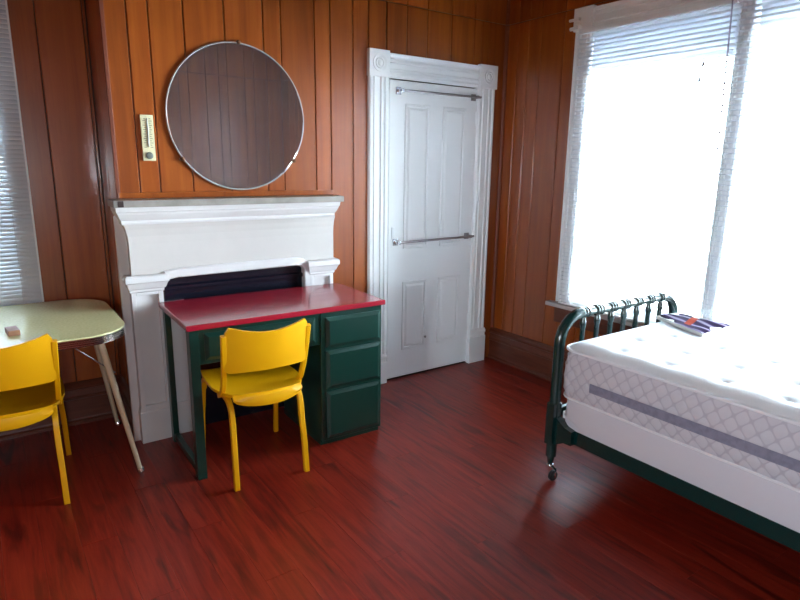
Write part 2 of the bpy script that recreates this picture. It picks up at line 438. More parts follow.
wa = tag(MB().box(XL - 0.1, YA + D, 0, -0.70, YA + 0.11, ZC).box(0.17, YA + D, 0, XB + 0.08, YA + 0.11, ZC)
         .box(-0.70, YA + D, 0, 0.17, YA + 0.11, 0.76).box(-0.70, YA + D, 2.25, 0.17, YA + 0.11, ZC).build('wall_alcove', 'panel_dark', origin=(-0.4, YA, 0)), kind='structure')
boards(wa, ('y', YA, -1), [XL, -1.55, -1.44, -1.24, -1.09, -0.98, -0.80, -0.66, -0.5, -0.38, -0.2, -0.05, 0.12, 0.333, 0.545, XB], [(-0.74, 0.21, 0.73, 2.27)])

wr = tag(MB().box(XR + D, YB - 0.1, 0, XR + 0.13, YA + 0.1, 0.55).box(XR + D, YB - 0.1, 2.30, XR + 0.13, YA + 0.1, ZC)
         .box(XR + D, 2.54, 0.55, XR + 0.13, YA + 0.1, 2.30).box(XR + D, YB - 0.1, 0.55, XR + 0.13, 0.56, 2.30)
         .box(XR + D, 1.54, 0.55, XR + 0.125, 1.59, 2.30).build('wall_right', 'panel_dark', origin=(XR, 1, 0)), kind='structure')
boards(wr, ('x', XR, -1), sorted([YW, 3.10, 3.00, 2.892, 2.70, 2.56, 2.43, 2.24, 2.10, 1.98, 1.79, 1.64, 1.54, 1.35, 1.2, 1.08, 0.9, 0.75, 0.62] + auto(YB, 0.50, 3)),
       [(0.52, 2.58, 0.50, 2.36)])
wl = tag(MB().box(XL - 0.11, YB - 0.1, 0, XL - D, LY0, ZC).box(XL - 0.11, LY1, 0, XL - D, YA + 0.1, ZC).box(XL - 0.11, LY0, 0, XL - D, LY1, LZ0).box(XL - 0.11, LY0, LZ1, XL - D, LY1, ZC).build('wall_left', 'panel_dark', origin=(XL, 1, 0)), kind='structure')
boards(wl, ('x', XL, 1), auto(YB, YA, 5), [(LY0 - 0.05, LY1 + 0.05, LZ0 - 0.05, LZ1 + 0.05)])
wf = tag(MB().box(XL - 0.1, YB - 0.11, 0, FX0, YB - D, ZC).box(FX1, YB - 0.11, 0, XR + 0.13, YB - D, ZC).box(FX0, YB - 0.11, 0, FX1, YB - D, FZ0).box(FX0, YB - 0.11, FZ1, FX1, YB - D, ZC).build('wall_front', 'panel_dark', origin=(0.7, YB, 0)), kind='structure')
boards(wf, ('y', YB, 1), auto(XL, XR, 9), [(FX0 - 0.05, FX1 + 0.05, FZ0 - 0.05, FZ1 + 0.05)])

# corner mouldings
def corner_moulding(x, y, z0, z1, r=0.022):
    b = MB(); poly = [(0, 0)] + [(-r * math.cos(a), -r * math.sin(a)) for a in [i * PI / 2 / 6 for i in range(7)]]
    b.prism(poly, lambda u, v, t: (x + u, y + v, t), z0, z1); return b
tag(corner_moulding(XR, YW, 0.245, SEAM - 0.004).build('trim_1', 'moulding'), kind='structure')
tag(corner_moulding(XR, YW, SEAM + 0.004, ZC - 0.002, 0.018).build('trim_2', 'moulding'), kind='structure')

# baseboards: profile (depth, z)
BP = [(0, 0), (0.034, 0), (0.034, 0.016), (0.026, 0.024), (0.024, 0.035), (0.022, 0.145), (0.030, 0.150), (0.030, 0.160), (0.024, 0.166), (0.022, 0.200), (0.032, 0.206), (0.034, 0.220), (0.024, 0.228), (0.014, 0.240), (0, 0.245)]
def base(name, fn, a, b, m='basewood'):
    o = MB().prism(BP, fn, a, b).build(name, m); return tag(o, kind='structure')
base('baseboard_right', lambda d, z, t: (XR - d, t, z), YB, YW)
base('baseboard_alcove', lambda d, z, t: (t, YA - d, z), XL, XB - 0.001)
base('baseboard_left', lambda d, z, t: (XL + d, t, z), YB, YA)
base('baseboard_front', lambda d, z, t: (t, YB + d, z), XL, XR)
base('baseboard_back', lambda d, z, t: (t, YW - d, z), 1.76, 1.985)
base('baseboard_return', lambda d, z, t: (XB - d, t, z), YW + 0.001, YA - 0.034)

# ------------------------------------------------------------ door
dr = tag(MB().box(2.17, YW - 0.002, 0.012, 2.905, YW + 0.036, 1.982, 0.002).build('door_1', 'white', origin=(2.905, YW, 0.012)), kind='structure')
def door_panel(x0, x1, z0, z1):
    y = YW - 0.002
    b = MB()
    # applied bolection moulding ring + raised field
    w = 0.020
    for (a0, a1, c0, c1) in ((x0, x1, z0, z0 + w), (x0, x1, z1 - w, z1), (x0, x0 + w, z0, z1), (x1 - w, x1, z0, z1)):
        b.box(a0, y - 0.006, c0, a1, y + 0.002, c1, 0.0028)
    p = b.build('panel_moulding', 'white', dr)
    f = MB(); i = 0.038
    f.rings([[(x0 + w, y - 0.0005, z0 + w), (x1 - w, y - 0.0005, z0 + w), (x1 - w, y - 0.0005, z1 - w), (x0 + w, y - 0.0005, z1 - w)],
             [(x0 + i, y - 0.006, z0 + i), (x1 - i, y - 0.006, z0 + i), (x1 - i, y - 0.006, z1 - i), (x0 + i, y - 0.006, z1 - i)]], True, False)
    f.build('door_panel', 'white', dr)
for a in ((2.29, 2.495, 0.915, 1.845), (2.60, 2.805, 0.915, 1.845), (2.29, 2.495, 0.205, 0.69), (2.60, 2.805, 0.205, 0.69)): door_panel(*a)
for z in (1.74, 0.30):
    MB().box(2.893, YW - 0.006, z, 2.905, YW - 0.001, z + 0.09, 0.0015).tube([(2.903, YW - 0.008, z - 0.004), (2.903, YW - 0.008, z + 0.094)], 0.005, 8).build('hinge', 'white', dr)
MB().box(2.196, YW - 0.008, 0.985, 2.217, YW - 0.001, 1.065, 0.003).build('latch_plate', 'plastic', dr)
MB().lathe([(0.003, 0), (0.003, -0.012), (0.008, -0.014), (0.008, -0.020), (0.003, -0.022)], (2.485, YW - 0.002, 0.275), 'Y', 10).build('small_knob', 'steel', dr)
# casing: fluted sides, plinths, corner blocks with rosettes
def fluted(b, x0, x1, z0, z1, y, T=0.022):
    w = x1 - x0
    prof = [(0, 0), (0, .6), (.06, 1), (.14, 1), (.17, .6), (.24, .6), (.27, .95), (.36, .95), (.39, .55), (.61, .55), (.64, .95), (.73, .95), (.76, .6), (.83, .6), (.86, 1), (.94, 1), (1, .6), (1, 0)]
    b.prism([(x0 + u * w, y - T * v) for u, v in prof], lambda u, v, t: (u, v, t), z0, z1)
csg = tag(empty('trim_3', (2.52, YW, 0)), kind='structure')
for x0, x1, pz in ((2.010, 2.148, 0.20), (2.905, 3.056, 0.25)):
    b = MB(); fluted(b, x0, x1, pz, 1.99, YW); b.build('side_casing', 'white', csg)
    MB().stack([(0, x0 - 0.006, x1 + 0.002, YW - 0.034), (pz - 0.05, x0 - 0.006, x1 + 0.002, YW - 0.034), (pz - 0.045, x0 - 0.004, x1, YW - 0.028), (pz - 0.025, x0 - 0.004, x1, YW - 0.028),
                (pz - 0.02, x0 - 0.006, x1 + 0.002, YW - 0.034), (pz - 0.005, x0 - 0.006, x1 + 0.002, YW - 0.032), (pz + 0.008, x0, x1, YW - 0.024)], YW).build('plinth', 'white', csg)
    MB().box(x0 - 0.006, YW - 0.032, 1.988, x1 + 0.004, YW, 2.142, 0.003).build('corner_block', 'white', csg)
    cxx = (x0 + x1) / 2
    MB().lathe([(0.050, 0), (0.050, -0.006), (0.040, -0.004), (0.034, -0.002), (0.028, -0.007), (0.020, -0.003), (0.012, -0.008), (0.002, -0.010)], (cxx, YW - 0.031, 2.065), 'Y', 24).build('rosette', 'white', csg)
b = MB()
hp = [(0, 0), (0.6, 0), (1, .06), (1, .14), (.6, .17), (.6, .24), (.95, .27), (.95, .36), (.55, .39), (.55, .61), (.95, .64), (.95, .73), (.6, .76), (.6, .83), (1, .86), (1.3, .97), (1.3, 1), (0, 1)]
b.prism([(v, u) for v, u in hp], lambda v, u, t: (t, YW - 0.022 * v, 1.988 + 0.142 * u), 2.152, 2.899).build('head_casing', 'white', csg)
MB().box(2.149, YW - 0.004, 0.0, 2.166, YW + 0.07, 1.99).build('jamb', 'white', csg)
MB().box(2.908, YW + 0.0, 0.0, 2.93, YW + 0.07, 1.99).build('jamb', 'white', csg)

# towel bars on the door
def towel_bar(z0, z1, x0, x1, label):
    t = empty('towel_bar', (x0, YW - 0.002, z0), 0, label, 'towel bar')
    for x, z in ((x0, z0), (x1, z1)):
        b = MB().box(x - 0.020, YW - 0.010, z - 0.022, x + 0.020, YW - 0.002, z + 0.022, 0.003)
        b.box(x - 0.009, YW - 0.060, z - 0.010, x + 0.009, YW - 0.008, z + 0.010, 0.003)
        b.build('bracket', 'chrome' if x == x0 else 'steel', t)
    MB().tube([(x0 - 0.012, YW - 0.05, z0), (x1 + 0.03, YW - 0.05, z1)], 0.0075, 10).build('bar', 'steel', t)
towel_bar(1.918, 1.922, 2.235, 2.865, 'chrome towel bar mounted across the top of the white door')
towel_bar(0.965, 0.972, 2.225, 2.850, 'chrome towel bar mounted at mid height on the white door')

# ------------------------------------------------------------ mantel
mt = empty('fireplace_mantel', (1.145, YW, 0), 0, 'white painted wooden fireplace mantel with grey shelf behind the desk', 'fireplace')
MB().box(0.532, YW - 0.022, 0.905, 1.742, YW - 0.001, 1.20).box(0.532, YW - 0.022, 0, 0.735, YW - 0.001, 0.905).box(1.535, YW - 0.022, 0, 1.742, YW - 0.001, 0.905).build('back_board', 'mantelwhite', mt)
# frieze with concave flare under the cornice
lv = [(0.905, 0.580, 1.725, YW - 0.068)]
lv += [(1.06, 0.580, 1.725, YW - 0.068), (1.10, 0.577, 1.726, YW - 0.070), (1.135, 0.570, 1.728, YW - 0.075), (1.165, 0.560, 1.732, YW - 0.082)]
MB().stack(lv, YW - 0.02).build('frieze', 'frieze', mt)
MB().stack([(1.160, 0.553, 1.720, YW - 0.090), (1.170, 0.550, 1.722, YW - 0.095), (1.182, 0.548, 1.722, YW - 0.096), (1.186, 0.546, 1.724, YW - 0.102), (1.196, 0.540, 1.728, YW - 0.110),
            (1.212, 0.532, 1.732, YW - 0.122), (1.222, 0.528, 1.734, YW - 0.126), (1.226, 0.525, 1.736, YW - 0.132), (1.250, 0.522, 1.738, YW - 0.138)], YW - 0.001).build('cornice', 'mantelwhite', mt)
MB().box(0.512, YW - 0.160, 1.250, 1.750, YW - 0.001, 1.283, 0.004).build('shelf', 'shelf', mt)
MB().box(0.530, YW - 0.163, 1.252, 0.556, YW - 0.158, 1.281, 0.002).build('worn_corner', 'panel_dark', mt)
def pilaster(x0, x1):
    p = MB().box(x0 + 0.008, YW - 0.050, 0.18, x1 - 0.008, YW - 0.02, 0.84, 0.002)
    # frame around sunk panel
    for a in ((x0 + 0.008, x0 + 0.030, 0.18, 0.83), (x1 - 0.030, x1 - 0.008, 0.18, 0.83), (x0 + 0.03, x1 - 0.03, 0.80, 0.83), (x0 + 0.03, x1 - 0.03, 0.18, 0.205)):
        p.box(a[0], YW - 0.071, a[2], a[1], YW - 0.048, a[3], 0.003)
    q = p.build('pilaster', 'mantelwhite', mt)
    MB().stack([(0, x0, x1, YW - 0.075), (0.170, x0, x1, YW - 0.075), (0.174, x0 + .003, x1 - .003, YW - 0.070), (0.186, x0 + 0.004, x1 - 0.004, YW - 0.069), (0.20, x0 + 0.008, x1 - 0.008, YW - 0.063)], YW - 0.02).build('base_block', 'mantelwhite', q)
    MB().stack([(0.815, x0 + 0.006, x1 - 0.006, YW - 0.070), (0.822, x0 + 0.001, x1 - 0.001, YW - 0.077), (0.832, x0 + 0.001, x1 - 0.001, YW - 0.077), (0.838, x0 - 0.004, x1 + 0.006, YW - 0.084),
                (0.865, x0 - 0.012, x1 + 0.016, YW - 0.096), (0.872, x0 - 0.018, x1 + 0.022, YW - 0.102), (0.898, x0 - 0.018, x1 + 0.022, YW - 0.102), (0.905, x0 - 0.012, x1 + 0.014, YW - 0.092)], YW - 0.02).build('capital', 'mantelwhite', q)
MB().box(0.728, YW - 0.052, 0, 0.84, YW - 0.02, 0.745, 0.002).box(0.728, YW - 0.060, 0, 0.842, YW - 0.05, 0.185, 0.003).build('inner_slip', 'mantelwhite', mt)
pilaster(0.562, 0.730); pilaster(1.560, 1.728)
# moulding round the opening, arched corners
b = MB(); z_t = 0.905; xa, xb_ = 0.738, 1.545
pts = [(0.738, YW - 0.068, 0.893), (0.80, YW - 0.072, 0.903), (1.05, YW - 0.072, 0.905), (1.47, YW - 0.072, 0.908), (1.508, YW - 0.070, 0.900), (1.536, YW - 0.066, 0.878), (1.549, YW - 0.06, 0.85), (1.552, YW - 0.055, 0.80), (1.552, YW - 0.05, 0.02)]
b.bar(pts, 0.030, 0.048, (0, 1, 0), 0.006)
b.build('opening_moulding', 'mantelwhite', mt)
MB().box(0.722, YW - 0.030, 0.0, 0.728, YW - 0.02, 0.905).box(0.76, YW - 0.052, 0.935, 1.50, YW - 0.03, 0.937).build('opening_lip', 'mantelwhite', mt)
b = MB(); prof = [(0.0, 0.0), (0.016, 0.0), (0.016, 0.80), (0.024, 0.806), (0.024, 0.822), (0.012, 0.830), (0.012, 0.868), (0.020, 0.874), (0.020, 0.890), (0.008, 0.905), (0, 0.905)]
b.prism(prof, lambda d, z, t: (t, YW - 0.002 - d, z), 0.740, 1.540)
b.build('fire_board', 'black', mt)

# ------------------------------------------------------------ mirror
mc = (1.193, YW - 0.012, 1.698); mr_ = 0.375
mi = empty('round_mirror', (mc[0], mc[1], mc[2] - mr_), 0, 'large round frameless mirror hung on the panelling above the mantel', 'mirror')
MB().lathe([(mr_ - 0.004, 0.006), (mr_, 0.004), (mr_, -0.003), (mr_ - 0.005, -0.005), (0.0005, -0.005)], mc, 'Y', 96).build('mirror_glass', 'mirror', mi, sharp=4)
rim = [(mc[0] + (mr_ + 0.001) * math.cos(2 * PI * k / 96), mc[1], mc[2] + (mr_ + 0.001) * math.sin(2 * PI * k / 96)) for k in range(96)]
MB().tube(rim, 0.0048, 8, loop=True).build('rim', simple('pale_metal_rim', (0.42, 0.40, 0.40, 1), 0.6, metal=0.4), mi)
for a in (88, 215, 325):
    px_, pz_ = mc[0] + (mr_ + 0.006) * math.cos(R(a)), mc[2] + (mr_ + 0.006) * math.sin(R(a))
    MB().lathe([(0.011, 0.010), (0.011, -0.008), (0.006, -0.012), (0.001, -0.013)], (px_, mc[1], pz_), 'Y', 12).build('clip', simple('bronze_clip', srgb(96, 58, 34), 0.4, metal=0.5), mi)

# ------------------------------------------------------------ thermometer board
th = empty('wall_thermometer', (0.722, YW - 0.002, 1.468), 0, 'ivory wall thermometer board with small round dial left of the mirror', 'thermometer')
MB().box(0.692, YW - 0.014, 1.468, 0.752, YW - 0.001, 1.688, 0.003).build('board', 'board', th)
MB().tube([(0.722, YW - 0.017, 1.535), (0.722, YW - 0.017, 1.672)], 0.0035, 8).build('glass_tube', simple('thermometer_glass', srgb(150, 150, 140), 0.15), th)
MB().lathe([(0.017, 0), (0.017, -0.006), (0.013, -0.008), (0.001, -0.008)], (0.722, YW - 0.013, 1.493), 'Y', 20).build('dial', 'dial', th)
b = MB()
for i in range(14):
    z = 1.532 + i * 0.0105
    for s in (-1, 1):
        L = 0.013 if i % 2 == 0 else 0.008
        xa0 = 0.722 + s * 0.008; b.box(min(xa0, xa0 + s * L), YW - 0.0155, z, max(xa0, xa0 + s * L), YW - 0.0138, z + 0.0024)
b.build('scale_marks', 'ink', th)['kind'] = 'stuff'

# ------------------------------------------------------------ desk
dk = empty('desk', (1.20, 2.84, 0), 0, 'dark green painted wooden desk with a glossy red top before the mantel', 'desk')
DX0, DX1, DY0, DY1, DZ = 0.698, 1.708, 2.585, 3.095, 0.762
MB().box(0.683, 2.562, DZ - 0.026, 1.720, 3.105, DZ, 0.006).build('desk_top', 'red', dk)
MB().box(DX0, DY0, 0.0, DX0 + 0.042, DY0 + 0.055, DZ - 0.026, 0.003).build('leg', 'green', dk)
MB().box(DX0, DY1 - 0.045, 0.0, DX0 + 0.030, DY1, DZ - 0.026, 0.003).build('leg', 'green', dk)
MB().box(DX0 + 0.004, DY0 + 0.055, 0.018, DX0 + 0.030, DY1 - 0.045, 0.052, 0.002).build('foot_rail', 'green', dk)
MB().box(DX0 + 0.042, DY0 + 0.006, 0.565, 1.345, DY0 + 0.024, DZ - 0.026, 0.002).build('apron', 'green', dk)
MB().box(0.83, DY1 - 0.02, 0.55, 1.345, DY1 - 0.004, DZ - 0.026, 0.002).build('back_rail', 'green', dk)
MB().box(0.80, DY0 + 0.024, 0.59, 1.345, DY1 - 0.02, 0.60).build('drawer_bottom', 'green', dk)
def drawer_front(x0, x1, z0, z1):
    y = DY0
    b = MB(); i = 0.018; t = 0.016
    b.rings([[(x0, y, z0), (x1, y, z0), (x1, y, z1), (x0, y, z1)], [(x0, y - 0.006, z0), (x1, y - 0.006, z0), (x1, y - 0.006, z1), (x0, y - 0.006, z1)],
             [(x0 + i, y - t, z0 + i), (x1 - i, y - t, z0 + i), (x1 - i, y - t, z1 - i), (x0 + i, y - t, z1 - i)]], True, False)
    return b.build('drawer', 'green', dk)
drawer_front(0.765, 1.318, 0.582, 0.712).location.y += 0.010
pd = MB().box(1.345, DY0, 0.030, DX1, DY0 + 0.016, DZ - 0.026, 0.002).box(1.345, DY0 + 0.014, 0.030, 1.361, DY1, DZ - 0.026, 0.002).box(DX1 - 0.016, DY0 + 0.014, 0.03, DX1, DY1, DZ - 0.026, 0.002)
pd.box(1.355, DY1 - 0.016, 0.03, DX1 - 0.01, DY1, DZ - 0.026).box(1.355, DY0 + 0.01, 0.030, DX1 - 0.01, DY1 - 0.01, 0.046).box(1.345, DY0 + 0.02, 0.0, DX1 - 0.004, DY1, 0.030)
pd.build('pedestal', 'green', dk)
for z0, z1 in ((0.545, 0.705), (0.322, 0.528), (0.045, 0.305)): drawer_front(1.371, 1.696, z0, z1)

dk.rotation_euler = (0, 0, R(-1.3))

# ------------------------------------------------------------ yellow chairs (local coords, facing +Y)
def make_chair(loc, rz, label):
    c = empty('side_chair', loc, rz, label, 'chair', 'yellow chairs')
    c.matrix_world = Matrix.Translation(loc) @ Matrix.Rotation(rz, 4, 'Z')
    def P_(b, n): return b.build(n, 'yellow', c, world=False)
    for s in (-1, 1):
        xr, xf = s * 0.165, s * 0.192
        # rear leg curving forward into the seat rail
        pts = [(s * 0.172, -0.242, 0.0), (s * 0.170, -0.228, 0.15), (s * 0.166, -0.206, 0.29)]
        for k in range(7):
            a = k / 6 * R(78); pts.append((s * 0.166, -0.200 + 0.075 * (1 - math.cos(a)), 0.335 + 0.075 * math.sin(a)))
        pts += [(s * 0.168, -0.06, 0.418)]
        P_(MB().bar(pts, 0.024, 0.026, (1, 0, 0)), 'leg')
        pts = [(s * 0.200, 0.255, 0.0), (s * 0.197, 0.232, 0.20), (s * 0.190, 0.216, 0.34)]
        for k in range(6):
            a = k / 5 * R(80); pts.append((s * 0.186, 0.210 - 0.07 * (1 - math.cos(a)), 0.352 + 0.066 * math.sin(a)))
        P_(MB().bar(pts, 0.024, 0.024, (1, 0, 0)), 'leg')
        P_(MB().bar([(s * 0.186, 0.155, 0.418), (s * 0.178, 0.05, 0.418), (s * 0.168, -0.065, 0.418)], 0.024, 0.020, (1, 0, 0)), 'side_rail')
        # back post: leaves the rail outward, rises with a slight lean
        pts = [(s * 0.186, -0.085, 0.412), (s * 0.187, -0.125, 0.430), (s * 0.188, -0.160, 0.470), (s * 0.190, -0.186, 0.530), (s * 0.193, -0.214, 0.62), (s * 0.197, -0.238, 0.738)]
        P_(MB().bar(pts, 0.022, 0.024, (1, 0, 0)), 'back_post')
    # seat: saddle surface whose rear edge rolls down
    def seat(u, v, off):
        y = -0.215 + 0.475 * v; w = 0.196 + 0.018 * math.sin(PI * min(1, v * 1.15)) ** 0.6
        w -= 0.030 * max(0, 1 - v / 0.35) ** 1.3
        if v < 0.10: w *= (0.93 + 0.07 * math.sqrt(max(0, 1 - (1 - v / 0.10) ** 2)))
        if v > 0.88: w *= (0.86 + 0.14 * math.sqrt(max(0, 1 - ((v - 0.88) / 0.12) ** 2)))
        x = (2 * u - 1) * w
        q = (2 * u - 1) ** 2
        z = 0.446 - 0.020 * (1 - q) * math.sin(PI * min(1, v * 1.0)) ** 0.5
        if v < 0.30: z += 0.008 * (1 - v / 0.30) * (1 - q * 0.5)
        if v > 0.85: z -= 0.022 * ((v - 0.85) / 0.15) ** 2
        y += -0.030 * (1 - q) * (1 - v) ** 3
        return (x, y, z - off)
    b = MB(); nu, nv = 24, 26
    top = [seat(i / nu, j / nv, 0) for i in range(nu + 1) for j in range(nv + 1)]
    bot = [seat(i / nu, j / nv, 0.014) for i in range(nu + 1) for j in range(nv + 1)]
    n = len(top); W = nv + 1
    fs = [(i * W + j, (i + 1) * W + j, (i + 1) * W + j + 1, i * W + j + 1) for i in range(nu) for j in range(nv)]
    fs += [tuple(n + k for k in reversed(f)) for f in fs]
    bd = [i * W for i in range(nu + 1)] + [nu * W + j for j in range(1, nv + 1)] + [i * W + nv for i in range(nu - 1, -1, -1)] + [j for j in range(nv - 1, 0, -1)]
    fs += [(bd[k], bd[(k + 1) % len(bd)], n + bd[(k + 1) % len(bd)], n + bd[k]) for k in range(len(bd))]
    b.add(top + bot, fs, True); P_(b, 'seat')
    # rolled rear lip, deeper in the middle
    b = MB(); rings = []
    for k in range(25):
        t = -1 + 2 * k / 24; x = t * 0.164; q = t * t; d = 0.036 * (1 - q) ** 0.6 + 0.026
        y = -0.215 - 0.030 * (1 - q)
        zt = 0.4525 - 0.003 * q
        rings.append([(x, y + 0.002, zt), (x, y - 0.012, zt - 0.010), (x, y - 0.018, zt - d * 0.6), (x, y - 0.012, zt - d), (x, y + 0.0, zt - d + 0.003), (x, y + 0.006, zt - 0.01)])
    b.rings(rings, True, True); P_(b, 'seat_lip')
    # backrest: curved panel between the posts
    nu, nv = 26, 10
    def back(u, v, off):
        t = 2 * u - 1; q = t * t
        x = t * 0.190
        zt = 0.742 + 0.038 * abs(t) ** 1.8; 
        if abs(t) > 0.90: zt -= 0.030 * ((abs(t) - 0.90) / 0.10) ** 2.2
        zb = 0.556
        if abs(t) > 0.92: zb += 0.010 * ((abs(t) - 0.92) / 0.08) ** 2
        z = zb + (zt - zb) * v
        y = -0.214 - 0.034 * (1 - q) - (z - 0.6) * 0.18 + off
        return (x, y, z)
    top = [back(i / nu, j / nv, -0.006) for i in range(nu + 1) for j in range(nv + 1)]
    bot = [back(i / nu, j / nv, 0.008) for i in range(nu + 1) for j in range(nv + 1)]
    n = len(top); W = nv + 1
    fs = [(i * W + j, (i + 1) * W + j, (i + 1) * W + j + 1, i * W + j + 1) for i in range(nu) for j in range(nv)]
    fs += [tuple(n + k for k in reversed(f)) for f in fs]
    bd = [i * W for i in range(nu + 1)] + [nu * W + j for j in range(1, nv + 1)] + [i * W + nv for i in range(nu - 1, -1, -1)] + [j for j in range(nv - 1, 0, -1)]
    fs += [(bd[k], bd[(k + 1) % len(bd)], n + bd[(k + 1) % len(bd)], n + bd[k]) for k in range(len(bd))]
    b = MB(); b.add(top + bot, fs, True); P_(b, 'backrest')
    return c
make_chair((0.998, 2.652, 0), R(-3.0), 'yellow curved-back chair tucked in at the green desk')
make_chair((0.006, 2.982, 0), R(-4.0), 'yellow curved-back chair at the pale green laminate table')

# ------------------------------------------------------------ laminate table in the alcove
tb = empty('kitchen_table', (-0.10, 3.14, 0), 0, 'pale green laminate table with ribbed metal edge beside the mantel', 'table')
TX0, TX1, TY0, TY1, TZ = -0.72, 0.490, 2.735, 3.566, 0.733
def rrect(x0, x1, y0, y1, r, n=10, bow=0.0):
    out = []
    for cx, cy_, a0 in ((x1 - r, y0 + r, -90), (x1 - r, y1 - r, 0), (x0 + r, y1 - r, 90), (x0 + r, y0 + r, 180)):
        for k in range(n + 1):
            a = R(a0 + 90 * k / n); out.append((cx + r * math.cos(a), cy_ + r * math.sin(a)))
    return out
def slab(b, r, x0, x1, y0, y1, zs):
    rings = []
    for ins, z in zs: rings.append([(x, y, z) for x, y in rrect(x0 + ins, x1 - ins, y0 + ins, y1 - ins, r - ins * 0.5)])
    return b.rings(rings, True, True)
slab(MB(), 0.19, TX0, TX1, TY0, TY1, [(0.003, TZ - 0.008), (0.0015, TZ - 0.003), (0.002, TZ - 0.0005), (0.006, TZ)]).build('table_top', 'laminate', tb, sharp=50)
zs = []; z = TZ - 0.008
zs.append((0.004, TZ - 0.006))
for k in range(4):
    zs += [(0.0, z), (0.0, z - 0.004), (0.004, z - 0.0055), (0.004, z - 0.0065)]; z -= 0.0085
zs += [(0.0, z), (0.006, z - 0.003)]
slab(MB(), 0.19, TX0, TX1, TY0, TY1, zs[::-1]).build('edge_band', 'band', tb)
for sx, sy, ft in ((1, -1, (0.490, 2.842)), (1, 1, (0.500, 3.470)), (-1, -1, (-0.70, 2.842)), (-1, 1, (-0.70, 3.470))):
    tx = 0.372 if sx > 0 else -0.572; ty = 2.895 if sy < 0 else 3.40
    if sx > 0 and sy > 0: tx = 0.400
    lg = MB().tube([(tx, ty, TZ - 0.045), (ft[0] - sx * 0.004, ft[1], 0.014)], [0.0165, 0.0105], 12).build('leg', 'cream', tb)
    MB().lathe([(0.013, 0.018), (0.015, 0.012), (0.018, 0.004), (0.018, 0.0)][::-1], (ft[0], ft[1], 0), 'Z', 14).build('foot_cap', 'chrome', lg)
    MB().tube([(tx - sx * 0.14, ty, TZ - 0.048), (tx + sx * 0.055, ty, 0.50)], 0.0035, 6).build('brace', 'steel', tb)
MB().box(TX0 + 0.14, TY0 + 0.14, TZ - 0.052, TX1 - 0.14, TY1 - 0.14, TZ - 0.040, 0.003).build('under_frame', 'cream', tb)
wbk = MB().box(-0.022, -0.045, 0, 0.022, 0.045, 0.024, 0.002).build('wood_block', 'woodblock', origin=(0, 0, 0))
wbk.location = (0.052, 2.955, TZ); wbk.rotation_euler = (0, 0, R(6)); tag(wbk, 'small brown wooden block lying on the pale green table', 'block')

# ------------------------------------------------------------ right windows
def sash(parent, x, y0, y1, z0, z1, name, fr=0.045):
    b = MB().box(x - 0.016, y0, z0, x + 0.016, y0 + fr, z1, 0.002).box(x - 0.016, y1 - fr, z0, x + 0.016, y1, z1, 0.002)
    b.box(x - 0.016, y0 + fr, z0, x + 0.016, y1 - fr, z0 + fr, 0.002).box(x - 0.016, y0 + fr, z1 - fr, x + 0.016, y1 - fr, z1, 0.002)
    s = b.build(name, 'white', parent)
    MB().box(x - 0.002, y0 + fr - 0.005, z0 + fr - 0.005, x + 0.002, y1 - fr + 0.005, z1 - fr + 0.005).build('pane', 'glass', s)
WZ0, WZ1 = 0.60, 2.28
for i, (y0, y1) in enumerate(((1.60, 2.50), (0.62, 1.53))):
    w = tag(empty('window_%d' % (i + 1), (XR, (y0 + y1) / 2, WZ0)), kind='structure')
    MB().box(XR - 0.002, y0 - 0.02, WZ0 - 0.02, XR + 0.13, y0, WZ1 + 0.02).box(XR - 0.002, y1, WZ0 - 0.02, XR + 0.13, y1 + (0.04 if i == 0 else 0.02), WZ1 + 0.02) \
        .box(XR - 0.002, y0, WZ1, XR + 0.13, y1, WZ1 + 0.02).box(XR - 0.002, y0, WZ0 - 0.04, XR + 0.13, y1, WZ0).build('frame', 'white', w)
    sash(w, XR + 0.075, y0, y1, WZ0, WZ1, 'sash')
wt = tag(empty('trim_4', (XR, 1.56, 0.5)), kind='structure')
def vcas(y0, y1):
    b = MB(); wdt = y1 - y0
    prof = [(0, 0), (0, .6), (.06, 1), (.14, 1), (.17, .6), (.24, .6), (.27, .95), (.36, .95), (.39, .55), (.61, .55), (.64, .95), (.73, .95), (.76, .6), (.83, .6), (.86, 1), (.94, 1), (1, .6), (1, 0)]
    b.prism([(XR - 0.022 * v, y0 + u * wdt) for u, v in prof], lambda u, v, t: (u, v, t), 0.575, 2.285); return b.build('side_casing', 'white', wt)
vcas(2.475, 2.600); vcas(1.528, 1.602); vcas(0.50, 0.625)
b = MB().prism([(v, u) for v, u in hp], lambda v, u, t: (XR - 0.022 * v, t, 2.285 + 0.115 * u), 0.62, 2.47); b.build('head_casing', 'white', wt)
for y0, y1 in ((2.465, 2.606), (0.494, 0.630)):
    MB().box(XR - 0.032, y0, 2.280, XR, y1, 2.412, 0.003).build('corner_block', 'white', wt)
MB().box(XR - 0.053, 0.46, 0.540, XR + 0.06, 2.655, 0.568, 0.006).build('stool', simple('worn_white_sill', srgb(196, 188, 186), 0.4, var=0.1), wt)
MB().box(XR - 0.018, 0.50, 0.430, XR, 2.60, 0.540, 0.004).build('apron', 'basewood', wt)

# roller shades behind the blinds
for i, (y0, y1, zb) in enumerate(((1.610, 2.485, 2.035), (0.635, 1.520, 2.145))):
    r_ = empty('roller_shade', (XR + 0.02, (y0 + y1) / 2, zb), 0,
               ('white roller shade pulled a third down behind the left blind of the bright wall' if i == 0 else 'white roller shade barely pulled down behind the right blind of the bright wall'), 'shade')
    MB().box(XR + 0.022, y0, zb, XR + 0.0235, y1, 2.262).build('cloth', 'roller', r_)
    MB().tube([(XR + 0.022, y0, 2.255), (XR + 0.022, y1, 2.255)], 0.016, 14).build('roller', 'plastic', r_)
    MB().box(XR + 0.017, y0, zb - 0.012, XR + 0.029, y1, zb + 0.004, 0.003).build('hem_bar', 'plastic', r_)

